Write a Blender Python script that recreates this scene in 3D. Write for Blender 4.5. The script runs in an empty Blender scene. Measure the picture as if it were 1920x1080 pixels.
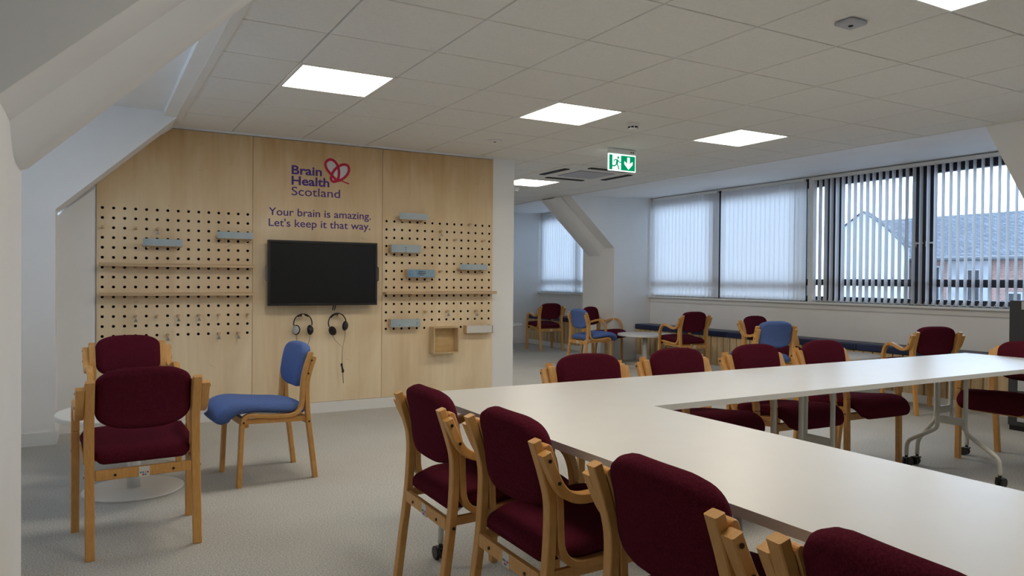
import bpy, bmesh, math, random
from mathutils import Vector, Matrix
random.seed(7)
S = bpy.context.scene
C = S.collection
PI = math.pi

# ------------------------------------------------------------------ camera
F_PX = 1394.28
YAW, PITCH, ROLL = 0.516263, -0.0119281, 0.0084300
CAM_Z = 1.251
cam_d = bpy.data.cameras.new('camera')
cam_d.sensor_width = 36.0
cam_d.lens = F_PX / 1920 * 36.0
cam_d.clip_start = 0.05
cam_d.clip_end = 300
cam = bpy.data.objects.new('camera', cam_d)
C.objects.link(cam)
cy, sy = math.cos(YAW), math.sin(YAW)
r0 = Vector((cy, -sy, 0)); f0 = Vector((sy, cy, 0)); u0 = Vector((0, 0, 1))
fw = f0 * math.cos(PITCH) + u0 * math.sin(PITCH)
up = u0 * math.cos(PITCH) - f0 * math.sin(PITCH)
rr = r0 * math.cos(ROLL) + up * math.sin(ROLL)
uu = up * math.cos(ROLL) - r0 * math.sin(ROLL)
m = Matrix(((rr.x, uu.x, -fw.x, 0), (rr.y, uu.y, -fw.y, 0), (rr.z, uu.z, -fw.z, CAM_Z), (0, 0, 0, 1)))
cam.matrix_world = m
S.camera = cam

# ------------------------------------------------------------------ sky, exposure
SKY_STRENGTH = 8.8
LAMP_STRENGTH = 14.6
w = bpy.data.worlds.new('overcast_sky')
S.world = w
w.use_nodes = True
wn = w.node_tree
bg = wn.nodes['Background']
wt = wn.nodes.new('ShaderNodeTexCoord')
wsep = wn.nodes.new('ShaderNodeSeparateXYZ')
wr = wn.nodes.new('ShaderNodeValToRGB')
wn.links.new(wt.outputs['Generated'], wsep.inputs[0])
wn.links.new(wsep.outputs['Z'], wr.inputs[0])
wr.color_ramp.elements[0].position = 0.0
wr.color_ramp.elements[0].color = (0.60, 0.76, 1.0, 1)
wr.color_ramp.elements[1].position = 0.6
wr.color_ramp.elements[1].color = (0.56, 0.73, 1.0, 1)
wn.links.new(wr.outputs[0], bg.inputs[0])
bg.inputs[1].default_value = SKY_STRENGTH
vs = S.view_settings
S.display_settings.display_device = 'sRGB'
vs.view_transform = 'Standard'
vs.look = 'None'
vs.gamma = 1.0
vs.use_curve_mapping = False
vs.exposure = 0.0
cyc = S.cycles
cyc.use_denoising = True
cyc.max_bounces = 10
cyc.diffuse_bounces = 6
cyc.glossy_bounces = 4
cyc.transmission_bounces = 8
cyc.transparent_max_bounces = 16
cyc.sample_clamp_indirect = 6
cyc.caustics_reflective = False
cyc.caustics_refractive = False

# ------------------------------------------------------------------ materials
MATS = {}
def mat(name, col, rough=0.6, spec=0.4, metal=0.0, emit=None, es=0.0, sheen=0.0, coat=0.0):
    if name in MATS: return MATS[name]
    mt = bpy.data.materials.new(name); mt.use_nodes = True
    b = mt.node_tree.nodes['Principled BSDF']
    b.inputs['Base Color'].default_value = (*col, 1)
    b.inputs['Roughness'].default_value = rough
    b.inputs['Specular IOR Level'].default_value = spec
    b.inputs['Metallic'].default_value = metal
    if emit:
        b.inputs['Emission Color'].default_value = (*emit, 1)
        b.inputs['Emission Strength'].default_value = es
    if sheen:
        b.inputs['Sheen Weight'].default_value = sheen
        b.inputs['Sheen Roughness'].default_value = 0.4
    if coat:
        b.inputs['Coat Weight'].default_value = coat
        b.inputs['Coat Roughness'].default_value = 0.2
    MATS[name] = mt
    return mt

def noise_mix(mt, c1, c2, scale=(1, 1, 1), nscale=5.0, detail=4.0, lo=0.35, hi=0.65, bump=0.0, bscale=None, dist=0.001, coords='Object', distortion=0.0):
    nt = mt.node_tree; N = nt.nodes; Lk = nt.links
    b = N['Principled BSDF']
    tc = N.new('ShaderNodeTexCoord'); mp = N.new('ShaderNodeMapping')
    mp.inputs['Scale'].default_value = scale
    Lk.new(tc.outputs[coords], mp.inputs[0])
    n = N.new('ShaderNodeTexNoise')
    n.inputs['Scale'].default_value = nscale; n.inputs['Detail'].default_value = detail
    n.inputs['Distortion'].default_value = distortion
    Lk.new(mp.outputs[0], n.inputs['Vector'])
    r = N.new('ShaderNodeValToRGB')
    r.color_ramp.elements[0].position = lo; r.color_ramp.elements[0].color = (*c1, 1)
    r.color_ramp.elements[1].position = hi; r.color_ramp.elements[1].color = (*c2, 1)
    Lk.new(n.outputs['Fac'], r.inputs[0])
    Lk.new(r.outputs[0], b.inputs['Base Color'])
    if bump:
        n2 = N.new('ShaderNodeTexNoise'); n2.inputs['Scale'].default_value = bscale or nscale
        n2.inputs['Detail'].default_value = 3
        Lk.new(tc.outputs[coords], n2.inputs['Vector'])
        bp = N.new('ShaderNodeBump'); bp.inputs['Strength'].default_value = bump
        bp.inputs['Distance'].default_value = dist
        Lk.new(n2.outputs['Fac'], bp.inputs['Height']); Lk.new(bp.outputs[0], b.inputs['Normal'])
    return r.outputs[0]

M_wall = mat('wall_paint', (0.74, 0.74, 0.73), 0.65, 0.25)
noise_mix(M_wall, (0.83, 0.83, 0.82), (0.86, 0.86, 0.85), nscale=2.0, bump=0.12, bscale=180, dist=0.0006)
M_trim = mat('gloss_paint', (0.78, 0.78, 0.76), 0.35, 0.45)
M_tile = mat('ceiling_tile_board', (0.72, 0.71, 0.68), 0.9, 0.1)
noise_mix(M_tile, (0.77, 0.76, 0.725), (0.805, 0.795, 0.76), nscale=60, detail=6, bump=0.2, bscale=250, dist=0.0008)
M_grid = mat('ceiling_grid', (0.40, 0.39, 0.36), 0.7, 0.2)
M_lampframe = mat('lamp_frame', (0.8, 0.8, 0.78), 0.4, 0.4)
M_lamp = mat('lamp_diffuser', (0.9, 0.9, 0.9), 0.5, 0.3, emit=(1.0, 0.90, 0.745), es=LAMP_STRENGTH)

def carpet():
    mt = mat('carpet', (0.3, 0.29, 0.27), 0.95, 0.05)
    nt = mt.node_tree; N = nt.nodes; Lk = nt.links; b = N['Principled BSDF']
    tc = N.new('ShaderNodeTexCoord')
    n = N.new('ShaderNodeTexNoise'); n.inputs['Scale'].default_value = 130; n.inputs['Detail'].default_value = 3
    n.inputs['Roughness'].default_value = 0.7
    v = N.new('ShaderNodeTexNoise'); v.inputs['Scale'].default_value = 1.3; v.inputs['Detail'].default_value = 3
    Lk.new(tc.outputs['Object'], n.inputs['Vector']); Lk.new(tc.outputs['Object'], v.inputs['Vector'])
    r = N.new('ShaderNodeValToRGB')
    r.color_ramp.elements[0].position = 0.36; r.color_ramp.elements[0].color = (0.37, 0.365, 0.34, 1)
    r.color_ramp.elements[1].position = 0.66; r.color_ramp.elements[1].color = (0.70, 0.69, 0.645, 1)
    Lk.new(n.outputs['Fac'], r.inputs[0])
    r2 = N.new('ShaderNodeValToRGB')
    r2.color_ramp.elements[0].position = 0.3; r2.color_ramp.elements[0].color = (0.9, 0.9, 0.9, 1)
    r2.color_ramp.elements[1].position = 0.7; r2.color_ramp.elements[1].color = (1.0, 1.0, 1.0, 1)
    Lk.new(v.outputs['Fac'], r2.inputs[0])
    mx = N.new('ShaderNodeMixRGB'); mx.blend_type = 'MULTIPLY'; mx.inputs[0].default_value = 1
    Lk.new(r.outputs[0], mx.inputs[1]); Lk.new(r2.outputs[0], mx.inputs[2])
    Lk.new(mx.outputs[0], b.inputs['Base Color'])
    bp = N.new('ShaderNodeBump'); bp.inputs['Strength'].default_value = 0.5; bp.inputs['Distance'].default_value = 0.003
    Lk.new(n.outputs['Fac'], bp.inputs['Height']); Lk.new(bp.outputs[0], b.inputs['Normal'])
    return mt
M_carpet = carpet()

def plywood():
    mt = mat('birch_plywood', (0.6, 0.45, 0.27), 0.5, 0.3)
    nt = mt.node_tree; N = nt.nodes; Lk = nt.links; b = N['Principled BSDF']
    tc = N.new('ShaderNodeTexCoord')
    def nz(sc, s, det, dis=0):
        mp = N.new('ShaderNodeMapping'); mp.inputs['Scale'].default_value = sc
        Lk.new(tc.outputs['Object'], mp.inputs[0])
        n = N.new('ShaderNodeTexNoise'); n.inputs['Scale'].default_value = s; n.inputs['Detail'].default_value = det
        n.inputs['Distortion'].default_value = dis
        Lk.new(mp.outputs[0], n.inputs['Vector']); return n
    a = nz((1.6, 1, 0.5), 1.6, 5, 0.6)
    g = nz((14, 1, 1.0), 2.0, 6, 0.3)
    k = nz((2.0, 1, 4.5), 2.6, 3, 1.5)
    r = N.new('ShaderNodeValToRGB'); e = r.color_ramp.elements
    e[0].position = 0.30; e[0].color = (0.70, 0.53, 0.325, 1)
    e[1].position = 0.68; e[1].color = (0.88, 0.73, 0.505, 1)
    Lk.new(a.outputs['Fac'], r.inputs[0])
    rg = N.new('ShaderNodeValToRGB'); rg.color_ramp.elements[0].position = 0.3; rg.color_ramp.elements[0].color = (0.95, 0.94, 0.92, 1)
    rg.color_ramp.elements[1].position = 0.65; rg.color_ramp.elements[1].color = (1, 1, 1, 1)
    Lk.new(g.outputs['Fac'], rg.inputs[0])
    rk = N.new('ShaderNodeValToRGB'); rk.color_ramp.elements[0].position = 0.69; rk.color_ramp.elements[0].color = (1, 1, 1, 1)
    rk.color_ramp.elements[1].position = 0.78; rk.color_ramp.elements[1].color = (0.80, 0.74, 0.66, 1)
    Lk.new(k.outputs['Fac'], rk.inputs[0])
    m1 = N.new('ShaderNodeMixRGB'); m1.blend_type = 'MULTIPLY'; m1.inputs[0].default_value = 1
    m2 = N.new('ShaderNodeMixRGB'); m2.blend_type = 'MULTIPLY'; m2.inputs[0].default_value = 1
    Lk.new(r.outputs[0], m1.inputs[1]); Lk.new(rg.outputs[0], m1.inputs[2])
    Lk.new(m1.outputs[0], m2.inputs[1]); Lk.new(rk.outputs[0], m2.inputs[2])
    # amber staining along the upper edge of the boards
    sp = N.new('ShaderNodeSeparateXYZ'); Lk.new(tc.outputs['Object'], sp.inputs[0])
    mr = N.new('ShaderNodeMapRange'); mr.inputs['From Min'].default_value = 1.70; mr.inputs['From Max'].default_value = 2.50; mr.inputs['To Max'].default_value = 1.35
    Lk.new(sp.outputs['Z'], mr.inputs['Value'])
    st = nz((3.5, 1, .5), 2.2, 4, .8)
    mu = N.new('ShaderNodeMath'); mu.operation = 'MULTIPLY'; Lk.new(mr.outputs[0], mu.inputs[0]); Lk.new(st.outputs['Fac'], mu.inputs[1])
    m3 = N.new('ShaderNodeMixRGB'); mu.use_clamp = True; m3.inputs[2].default_value = (0.50, 0.295, 0.105, 1)
    Lk.new(mu.outputs[0], m3.inputs[0]); Lk.new(m2.outputs[0], m3.inputs[1])
    Lk.new(m3.outputs[0], b.inputs['Base Color'])
    return mt
M_ply = plywood()
M_plyedge = mat('ply_shelf_wood', (0.60, 0.43, 0.26), 0.5, 0.3)
noise_mix(M_plyedge, (0.50, 0.35, 0.20), (0.64, 0.47, 0.29), scale=(1, 1, 30), nscale=3)
M_box = mat('honey_ply', (0.66, 0.47, 0.22), 0.5, 0.3)
noise_mix(M_box, (0.60, 0.42, 0.20), (0.70, 0.52, 0.28), scale=(1, 1, 4), nscale=6)
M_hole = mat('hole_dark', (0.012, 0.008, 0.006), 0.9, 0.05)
M_beech = mat('varnished_beech', (0.55, 0.30, 0.10), 0.38, 0.45)
noise_mix(M_beech, (0.60, 0.305, 0.085), (0.67, 0.36, 0.115), scale=(40, 8, 8), nscale=3, detail=4)
M_bolt = mat('dark_bolt', (0.03, 0.018, 0.01), 0.4, 0.5, metal=0.3)
M_maroon = mat('maroon_fabric', (0.10, 0.014, 0.026), 0.95, 0.02)
noise_mix(M_maroon, (0.066, 0.008, 0.0165), (0.104, 0.0135, 0.027), nscale=220, detail=2, bump=0.35, bscale=500, dist=0.001)
M_blue = mat('blue_fabric', (0.09, 0.15, 0.36), 0.95, 0.05, sheen=0.03)
noise_mix(M_blue, (0.080, 0.130, 0.32), (0.110, 0.172, 0.39), nscale=220, detail=2, bump=0.35, bscale=500, dist=0.001)
M_navy = mat('navy_vinyl', (0.012, 0.022, 0.075), 0.42, 0.5)
noise_mix(M_navy, (0.010, 0.019, 0.066), (0.014, 0.025, 0.085), nscale=6, bump=0.1, bscale=60, dist=0.002)
M_slat = mat('pale_timber', (0.62, 0.47, 0.27), 0.55, 0.3)
noise_mix(M_slat, (0.56, 0.41, 0.225), (0.68, 0.525, 0.32), scale=(10, 10, 1), nscale=4, detail=5)
M_white = mat('white_laminate', (0.80, 0.795, 0.76), 0.32, 0.5)
noise_mix(M_white, (0.735, 0.73, 0.70), (0.75, 0.745, 0.715), nscale=8)
M_edge = mat('table_edge_band', (0.74, 0.72, 0.66), 0.4, 0.4)
M_legpaint = mat('light_grey_powder_coat', (0.60, 0.60, 0.56), 0.35, 0.5)
M_black = mat('black_plastic', (0.012, 0.012, 0.013), 0.35, 0.5)
M_blackm = mat('black_matte', (0.01, 0.01, 0.012), 0.6, 0.3)
M_screen = mat('screen_glass', (0.008, 0.009, 0.009), 0.22, 0.5)
M_steel = mat('brushed_steel', (0.42, 0.41, 0.39), 0.38, 0.5, metal=1.0)
M_frame = mat('navy_window_frame', (0.012, 0.014, 0.03), 0.35, 0.5)
M_purple = mat('purple_vinyl', (0.075, 0.035, 0.23), 0.5, 0.3)
M_red = mat('crimson_vinyl', (0.50, 0.012, 0.055), 0.5, 0.3)
M_logowhite = mat('pale_vinyl', (0.60, 0.60, 0.62), 0.5, 0.3)
M_tray = mat('pale_blue_acrylic', (0.36, 0.45, 0.50), 0.3, 0.5)
noise_mix(M_tray, (0.32, 0.42, 0.48), (0.42, 0.49, 0.52), nscale=5)
M_tray2 = mat('sky_blue_card', (0.16, 0.30, 0.44), 0.4, 0.4)
noise_mix(M_tray2, (0.13, 0.27, 0.44), (0.28, 0.40, 0.48), nscale=9)
M_traywhite = mat('white_card', (0.68, 0.66, 0.62), 0.5, 0.3)
M_dev = mat('white_device_plastic', (0.75, 0.75, 0.74), 0.4, 0.4)
M_devgrey = mat('grey_device_plastic', (0.42, 0.42, 0.46), 0.4, 0.4)
M_char = mat('charcoal_plastic', (0.035, 0.037, 0.04), 0.5, 0.4)
M_panelgrey = mat('light_grey_plastic', (0.45, 0.46, 0.48), 0.45, 0.4)
M_green = mat('exit_green', (0.0, 0.20, 0.09), 0.8, 0.05, emit=(0.0, 0.30, 0.125), es=0.75)
M_exitw = mat('exit_white', (0.8, 0.8, 0.8), 0.4, 0.3, emit=(0.80, 1.0, 0.94), es=1.0)

def vane_mat():
    mt = bpy.data.materials.new('blind_fabric'); mt.use_nodes = True
    nt = mt.node_tree; N = nt.nodes; Lk = nt.links
    for n in list(N): N.remove(n)
    o = N.new('ShaderNodeOutputMaterial'); d = N.new('ShaderNodeBsdfDiffuse'); t = N.new('ShaderNodeBsdfTranslucent')
    mx = N.new('ShaderNodeMixShader'); mx.inputs[0].default_value = 0.50
    d.inputs[0].default_value = (0.90, 0.90, 0.90, 1); t.inputs[0].default_value = (0.88, 0.88, 0.88, 1)
    Lk.new(d.outputs[0], mx.inputs[1]); Lk.new(t.outputs[0], mx.inputs[2]); Lk.new(mx.outputs[0], o.inputs[0])
    return mt
M_vane = vane_mat()
def glass_mat():
    mt = bpy.data.materials.new('window_glass'); mt.use_nodes = True
    nt = mt.node_tree; N = nt.nodes; Lk = nt.links
    for n in list(N): N.remove(n)
    o = N.new('ShaderNodeOutputMaterial'); g = N.new('ShaderNodeBsdfGlossy'); t = N.new('ShaderNodeBsdfTransparent')
    g.inputs['Roughness'].default_value = 0.02; t.inputs[0].default_value = (0.93, 0.96, 0.97, 1)
    fr = N.new('ShaderNodeFresnel'); fr.inputs[0].default_value = 1.45
    mx = N.new('ShaderNodeMixShader')
    Lk.new(fr.outputs[0], mx.inputs[0]); Lk.new(t.outputs[0], mx.inputs[1]); Lk.new(g.outputs[0], mx.inputs[2])
    Lk.new(mx.outputs[0], o.inputs[0]); return mt
M_glass = glass_mat()

def brick_mat():
    mt = mat('red_brick', (0.3, 0.14, 0.1), 0.85, 0.1)
    nt = mt.node_tree; N = nt.nodes; Lk = nt.links; b = N['Principled BSDF']
    tc = N.new('ShaderNodeTexCoord'); mp = N.new('ShaderNodeMapping')
    mp.inputs['Rotation'].default_value = (PI/2, 0, PI/2)
    sep = N.new('ShaderNodeSeparateXYZ'); cb = N.new('ShaderNodeCombineXYZ')
    Lk.new(tc.outputs['Object'], sep.inputs[0]); Lk.new(sep.outputs['Y'], cb.inputs[0]); Lk.new(sep.outputs['Z'], cb.inputs[1])
    br = N.new('ShaderNodeTexBrick'); br.inputs['Scale'].default_value = 4.4
    br.inputs['Color1'].default_value = (0.19, 0.10, 0.08, 1); br.inputs['Color2'].default_value = (0.13, 0.075, 0.06, 1)
    br.inputs['Mortar'].default_value = (0.20, 0.185, 0.18, 1); br.inputs['Mortar Size'].default_value = 0.02
    Lk.new(cb.outputs[0], br.inputs['Vector']); Lk.new(br.outputs[0], b.inputs['Base Color'])
    return mt
M_brick = brick_mat()
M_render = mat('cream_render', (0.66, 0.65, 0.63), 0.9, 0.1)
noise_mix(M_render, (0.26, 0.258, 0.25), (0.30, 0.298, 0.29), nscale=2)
M_greyrender = mat('grey_render', (0.34, 0.35, 0.37), 0.9, 0.1)
noise_mix(M_greyrender, (0.17, 0.175, 0.19), (0.22, 0.225, 0.24), nscale=2)
def roof_mat():
    mt = mat('grey_roof_tiles', (0.16, 0.17, 0.18), 0.9, 0.1)
    nt = mt.node_tree; N = nt.nodes; Lk = nt.links; b = N['Principled BSDF']
    tc = N.new('ShaderNodeTexCoord'); sep = N.new('ShaderNodeSeparateXYZ'); cb = N.new('ShaderNodeCombineXYZ')
    Lk.new(tc.outputs['Object'], sep.inputs[0]); Lk.new(sep.outputs['Y'], cb.inputs[0]); Lk.new(sep.outputs['X'], cb.inputs[1])
    br = N.new('ShaderNodeTexBrick'); br.inputs['Scale'].default_value = 2.6
    br.inputs['Color1'].default_value = (0.13, 0.14, 0.15, 1); br.inputs['Color2'].default_value = (0.05, 0.055, 0.06, 1)
    br.inputs['Mortar'].default_value = (0.035, 0.04, 0.05, 1); br.inputs['Mortar Size'].default_value = 0.05
    Lk.new(cb.outputs[0], br.inputs['Vector']); Lk.new(br.outputs[0], b.inputs['Base Color'])
    return mt
M_roof = roof_mat()
M_grass = mat('pale_gravel', (0.33, 0.34, 0.36), 0.9, 0.1)

# ------------------------------------------------------------------ mesh helpers
class MB:
    def __init__(s): s.bm = bmesh.new(); s.mats = []
    def mi(s, m):
        if m not in s.mats: s.mats.append(m)
        return s.mats.index(m)
    def faces(s, vs, fs, m, smooth=False):
        i = s.mi(m); bv = [s.bm.verts.new(v) for v in vs]
        for f in fs:
            try:
                fc = s.bm.faces.new([bv[k] for k in f]); fc.material_index = i; fc.smooth = smooth
            except ValueError: pass
        return s
    def box(s, a, b, m, bev=0.0, seg=1):
        x0, x1 = sorted((a[0], b[0])); y0, y1 = sorted((a[1], b[1])); z0, z1 = sorted((a[2], b[2]))
        if bev <= 0:
            return s.faces([(x0,y0,z0),(x1,y0,z0),(x1,y1,z0),(x0,y1,z0),(x0,y0,z1),(x1,y0,z1),(x1,y1,z1),(x0,y1,z1)],
                [(0,3,2,1),(4,5,6,7),(0,1,5,4),(1,2,6,5),(2,3,7,6),(3,0,4,7)], m)
        t = bmesh.new(); bmesh.ops.create_cube(t, size=1)
        for v in t.verts: v.co = Vector(((x0+x1)/2 + v.co.x*(x1-x0), (y0+y1)/2 + v.co.y*(y1-y0), (z0+z1)/2 + v.co.z*(z1-z0)))
        bmesh.ops.bevel(t, geom=list(t.edges), offset=bev, segments=seg, profile=0.5, affect='EDGES')
        return s.merge(t, m)
    def merge(s, t, m, smooth=False):
        t.verts.ensure_lookup_table(); t.verts.index_update()
        s.faces([v.co.copy() for v in t.verts], [[v.index for v in f.verts] for f in t.faces], m, smooth)
        t.free(); return s
    def prism(s, poly, axis, a, b, m):
        # poly: 2D points; axis 'x','y','z' = extrusion axis
        def P(p, t):
            if axis == 'y': return (p[0], t, p[1])
            if axis == 'x': return (t, p[0], p[1])
            return (p[0], p[1], t)
        n = len(poly)
        vs = [P(p, a) for p in poly] + [P(p, b) for p in poly]
        fs = [tuple(range(n)), tuple(range(2*n-1, n-1, -1))] + [(i, (i+1) % n, n+(i+1) % n, n+i) for i in range(n)]
        s.faces(vs, fs, m); return s
    def cyl(s, p0, p1, r, m, n=12, r1=None, smooth=True, cap=True):
        p0, p1 = Vector(p0), Vector(p1); d = (p1-p0).normalized()
        a = d.orthogonal().normalized(); b = d.cross(a); r1 = r if r1 is None else r1
        vs = []
        for p, q in ((p0, r), (p1, r1)):
            for k in range(n):
                t = 2*PI*k/n; vs.append(p + a*math.cos(t)*q + b*math.sin(t)*q)
        s.faces(vs, [(k, (k+1) % n, n+(k+1) % n, n+k) for k in range(n)], m, smooth)
        if cap:
            s.faces(vs[:n], [tuple(range(n-1, -1, -1))], m); s.faces(vs[n:], [tuple(range(n))], m)
        return s
    def tube(s, pts, r, m, n=8, closed=False):
        pts = [Vector(p) for p in pts]; K = len(pts); vs = []; prev = None
        for i, p in enumerate(pts):
            if closed: d = (pts[(i+1) % K]-pts[i-1])
            else: d = pts[min(i+1, K-1)]-pts[max(i-1, 0)]
            d.normalize()
            a = d.orthogonal().normalized() if prev is None else (prev - d*prev.dot(d)).normalized()
            prev = a; b = d.cross(a)
            for k in range(n):
                t = 2*PI*k/n; vs.append(p + (a*math.cos(t) + b*math.sin(t))*r)
        fs = []
        for i in range(K if closed else K-1):
            j = (i+1) % K
            for k in range(n): fs.append((i*n+k, i*n+(k+1) % n, j*n+(k+1) % n, j*n+k))
        if not closed: fs += [tuple(range(n-1, -1, -1)), tuple((K-1)*n+k for k in range(n))]
        return s.faces(vs, fs, m, True)
    def lathe(s, prof, c, m, n=32):
        vs = []
        for r, z in prof:
            for k in range(n):
                t = 2*PI*k/n; vs.append((c[0]+r*math.cos(t), c[1]+r*math.sin(t), c[2]+z))
        fs = []
        for i in range(len(prof)-1):
            for k in range(n): fs.append((i*n+k, i*n+(k+1) % n, (i+1)*n+(k+1) % n, (i+1)*n+k))
        fs += [tuple(range(n-1, -1, -1)), tuple((len(prof)-1)*n+k for k in range(n))]
        i0 = s.mi(m); bv = [s.bm.verts.new(v) for v in vs]
        for f in fs:
            fc = s.bm.faces.new([bv[k] for k in f]); fc.material_index = i0; fc.smooth = False
        return s
    def sphere(s, c, r, m, sc=(1, 1, 1), u=12, v=8):
        t = bmesh.new(); bmesh.ops.create_uvsphere(t, u_segments=u, v_segments=v, radius=r)
        for q in t.verts: q.co = Vector((c[0]+q.co.x*sc[0], c[1]+q.co.y*sc[1], c[2]+q.co.z*sc[2]))
        return s.merge(t, m, True)
    def strip(s, path, th, x0, x1, m, sub=4, ch=0.003):
        # laminated timber bent in the YZ plane, x0..x1 wide
        P = smooth(path, sub); vs = []
        sc = [1.0]*len(P)
        for end in (0, -1):
            if P[end].y < .3: continue
            q = P[1] if end == 0 else P[-2]; p = P[end]; L_ = (p-q).length
            if L_ < .012: continue
            ins = [p.lerp(q, .0118/L_), p.lerp(q, .006/L_), p.lerp(q, .002/L_)]
            if end == 0: P[1:1] = ins[::-1]; sc[0:1] = [.30, .62, .88, 1.0]
            else: P[-1:-1] = ins; sc[-1:] = [1.0, .88, .62, .30]
        K = len(P)
        for i, p in enumerate(P):
            h = th/2*sc[i]
            d = (P[min(i+1, K-1)]-P[max(i-1, 0)]).normalized(); nn = Vector((-d.y, d.x))
            for (x, o) in ((x0+ch, -h), (x1-ch, -h), (x1, -h+ch), (x1, h-ch), (x1-ch, h), (x0+ch, h), (x0, h-ch), (x0, -h+ch)):
                q = p + nn*o; vs.append((x, q.x, q.y))
        fs = []
        for i in range(K-1):
            for k in range(8): fs.append((i*8+k, i*8+(k+1) % 8, (i+1)*8+(k+1) % 8, (i+1)*8+k))
        fs += [tuple(range(7, -1, -1)), tuple((K-1)*8+k for k in range(8))]
        return s.faces(vs, fs, m)
    def done(s, name, parent=None, label=None, cat=None, group=None, kind=None, loc=None):
        bmesh.ops.remove_doubles(s.bm, verts=s.bm.verts, dist=1e-6)
        bmesh.ops.recalc_face_normals(s.bm, faces=s.bm.faces)
        me = bpy.data.meshes.new(name); s.bm.to_mesh(me); s.bm.free()
        for q in s.mats: me.materials.append(q)
        o = bpy.data.objects.new(name, me); C.objects.link(o)
        if parent: o.parent = parent
        if loc: o.location = loc
        tag(o, label, cat, group, kind)
        return o

def tag(o, label=None, cat=None, group=None, kind=None):
    if label: o['label'] = label
    if cat: o['category'] = cat
    if group: o['group'] = group
    if kind: o['kind'] = kind
    return o
def smooth(path, sub):
    P = [Vector(p) for p in path]
    if sub <= 1: return P
    out = []
    for i in range(len(P)-1):
        a = P[max(i-1, 0)]; b = P[i]; c = P[i+1]; d = P[min(i+2, len(P)-1)]
        for k in range(sub):
            t = k/sub
            out.append(0.5*((2*b) + (c-a)*t + (2*a-5*b+4*c-d)*t*t + (3*b-a-3*c+d)*t**3))
    out.append(P[-1]); return out
def empty(name, loc=(0, 0, 0), rz=0.0, label=None, cat=None, group=None, kind=None):
    o = bpy.data.objects.new(name, None); C.objects.link(o)
    o.location = loc; o.rotation_euler = (0, 0, rz); o.empty_display_size = 0.1
    return tag(o, label, cat, group, kind)
KIDS = {}
def kids(o): return [c for c in bpy.data.objects if c.parent == o]
def copy_tree(o, loc, rz, label=None, group=None):
    r = o.copy(); C.objects.link(r); r.location = loc; r.rotation_euler = (0, 0, rz)
    if label: r['label'] = label
    if group: r['group'] = group
    def rec(src, dst):
        for ch in kids(src):
            c = ch.copy(); C.objects.link(c); c.parent = dst
            rec(ch, c)
    rec(o, r)
    return r
def instance(o, parent, loc):
    c = o.copy(); C.objects.link(c); c.parent = parent; c.location = loc
    return c

# ------------------------------------------------------------------ room dimensions
YW = 6.86           # face of the partition wall
YEND = 12.6         # far wall of the next bay
YB = -4.6           # wall behind the camera
ZC = 2.509          # tiled ceiling
XCL, XCR = 0.62, 6.24
XK, XP = -0.222, 7.07   # low side walls
ZK = 1.74
XWIN = 7.80

STR = 'structure'
MB().faces([(-2, YB-.2, 0), (8.4, YB-.2, 0), (8.4, YEND+.2, 0), (-2, YEND+.2, 0)], [(0, 1, 2, 3)], M_carpet).done('floor', kind=STR)

# tiled ceiling: grid behind, every tile a part
cl = MB().box((XCL-.05, YB-.1, ZC+.009), (XCR+.02, YEND, ZC+.09), M_grid).done('ceiling', kind=STR)
GX, GY = 1.07106, 2.61991
LAMPS = {(i, j) for i in (0, 3, 6) for j in (3, -2)} | {(6, 9), (3, 9)}
def tile_mesh(wx, wy):
    b = MB(); g = 0.0035; e = 0.003
    x0, x1, y0, y1 = g, wx-g, g, wy-g
    z0 = ZC
    vs = [(x0, y0, z0+.009), (x1, y0, z0+.009), (x1, y1, z0+.009), (x0, y1, z0+.009), (x0+e, y0+e, z0), (x1-e, y0+e, z0), (x1-e, y1-e, z0), (x0+e, y1-e, z0)]
    b.faces(vs, [(4, 5, 6, 7), (0, 1, 5, 4), (1, 2, 6, 5), (2, 3, 7, 6), (3, 0, 4, 7)], M_tile)
    return b
tiles = {}
def put_tile(x0, x1, y0, y1):
    key = (round(x1-x0, 4), round(y1-y0, 4))
    if key not in tiles:
        tiles[key] = tile_mesh(*key).done('ceiling_tile', parent=cl, loc=(x0, y0, 0))
    else: instance(tiles[key], cl, (x0, y0, 0))
for j in range(-12, 17):
    y0, y1 = GY+.6*j, GY+.6*(j+1)
    y0c, y1c = max(y0, YB), min(y1, YEND)
    if y1c-y0c < .1: continue
    for i in range(-1, 9):
        x0 = XCL if i == -1 else GX+.6*i
        x1 = XCR if i == 8 else GX+.6*(i+1)
        if (i, j) in LAMPS: continue
        if y0c > YW+.2 and x1 < 3.8: continue
        put_tile(x0, x1, y0c, y1c)
MB().box((XCL, YW+.34, ZC), (3.46, YEND, ZC+.008), M_tile).done('ceiling_panel', parent=cl, kind='stuff')

# ceiling of the dormers, right side (flat plasterboard beyond the tile edge)
DC = [(XCR, ZC-.004), (7.86, 2.562), (8.2, 2.562), (8.2, 2.7), (XCR, 2.7)]
MB().prism(DC, 'y', 3.33, 9.25, M_wall).prism(DC, 'y', 10.09, YEND, M_wall).prism(DC, 'y', YB, 2.49, M_wall).done('ceiling_dormer', kind=STR)
MB().box((XCR-.012, YB, ZC-.006), (XCR+.016, YEND, ZC+.002), M_trim).done('trim_1', kind=STR)
MB().box((XCL-.03, YB, ZC-.006), (XCL+.02, YW, ZC+.002), M_trim).done('trim_2', kind=STR)

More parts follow.
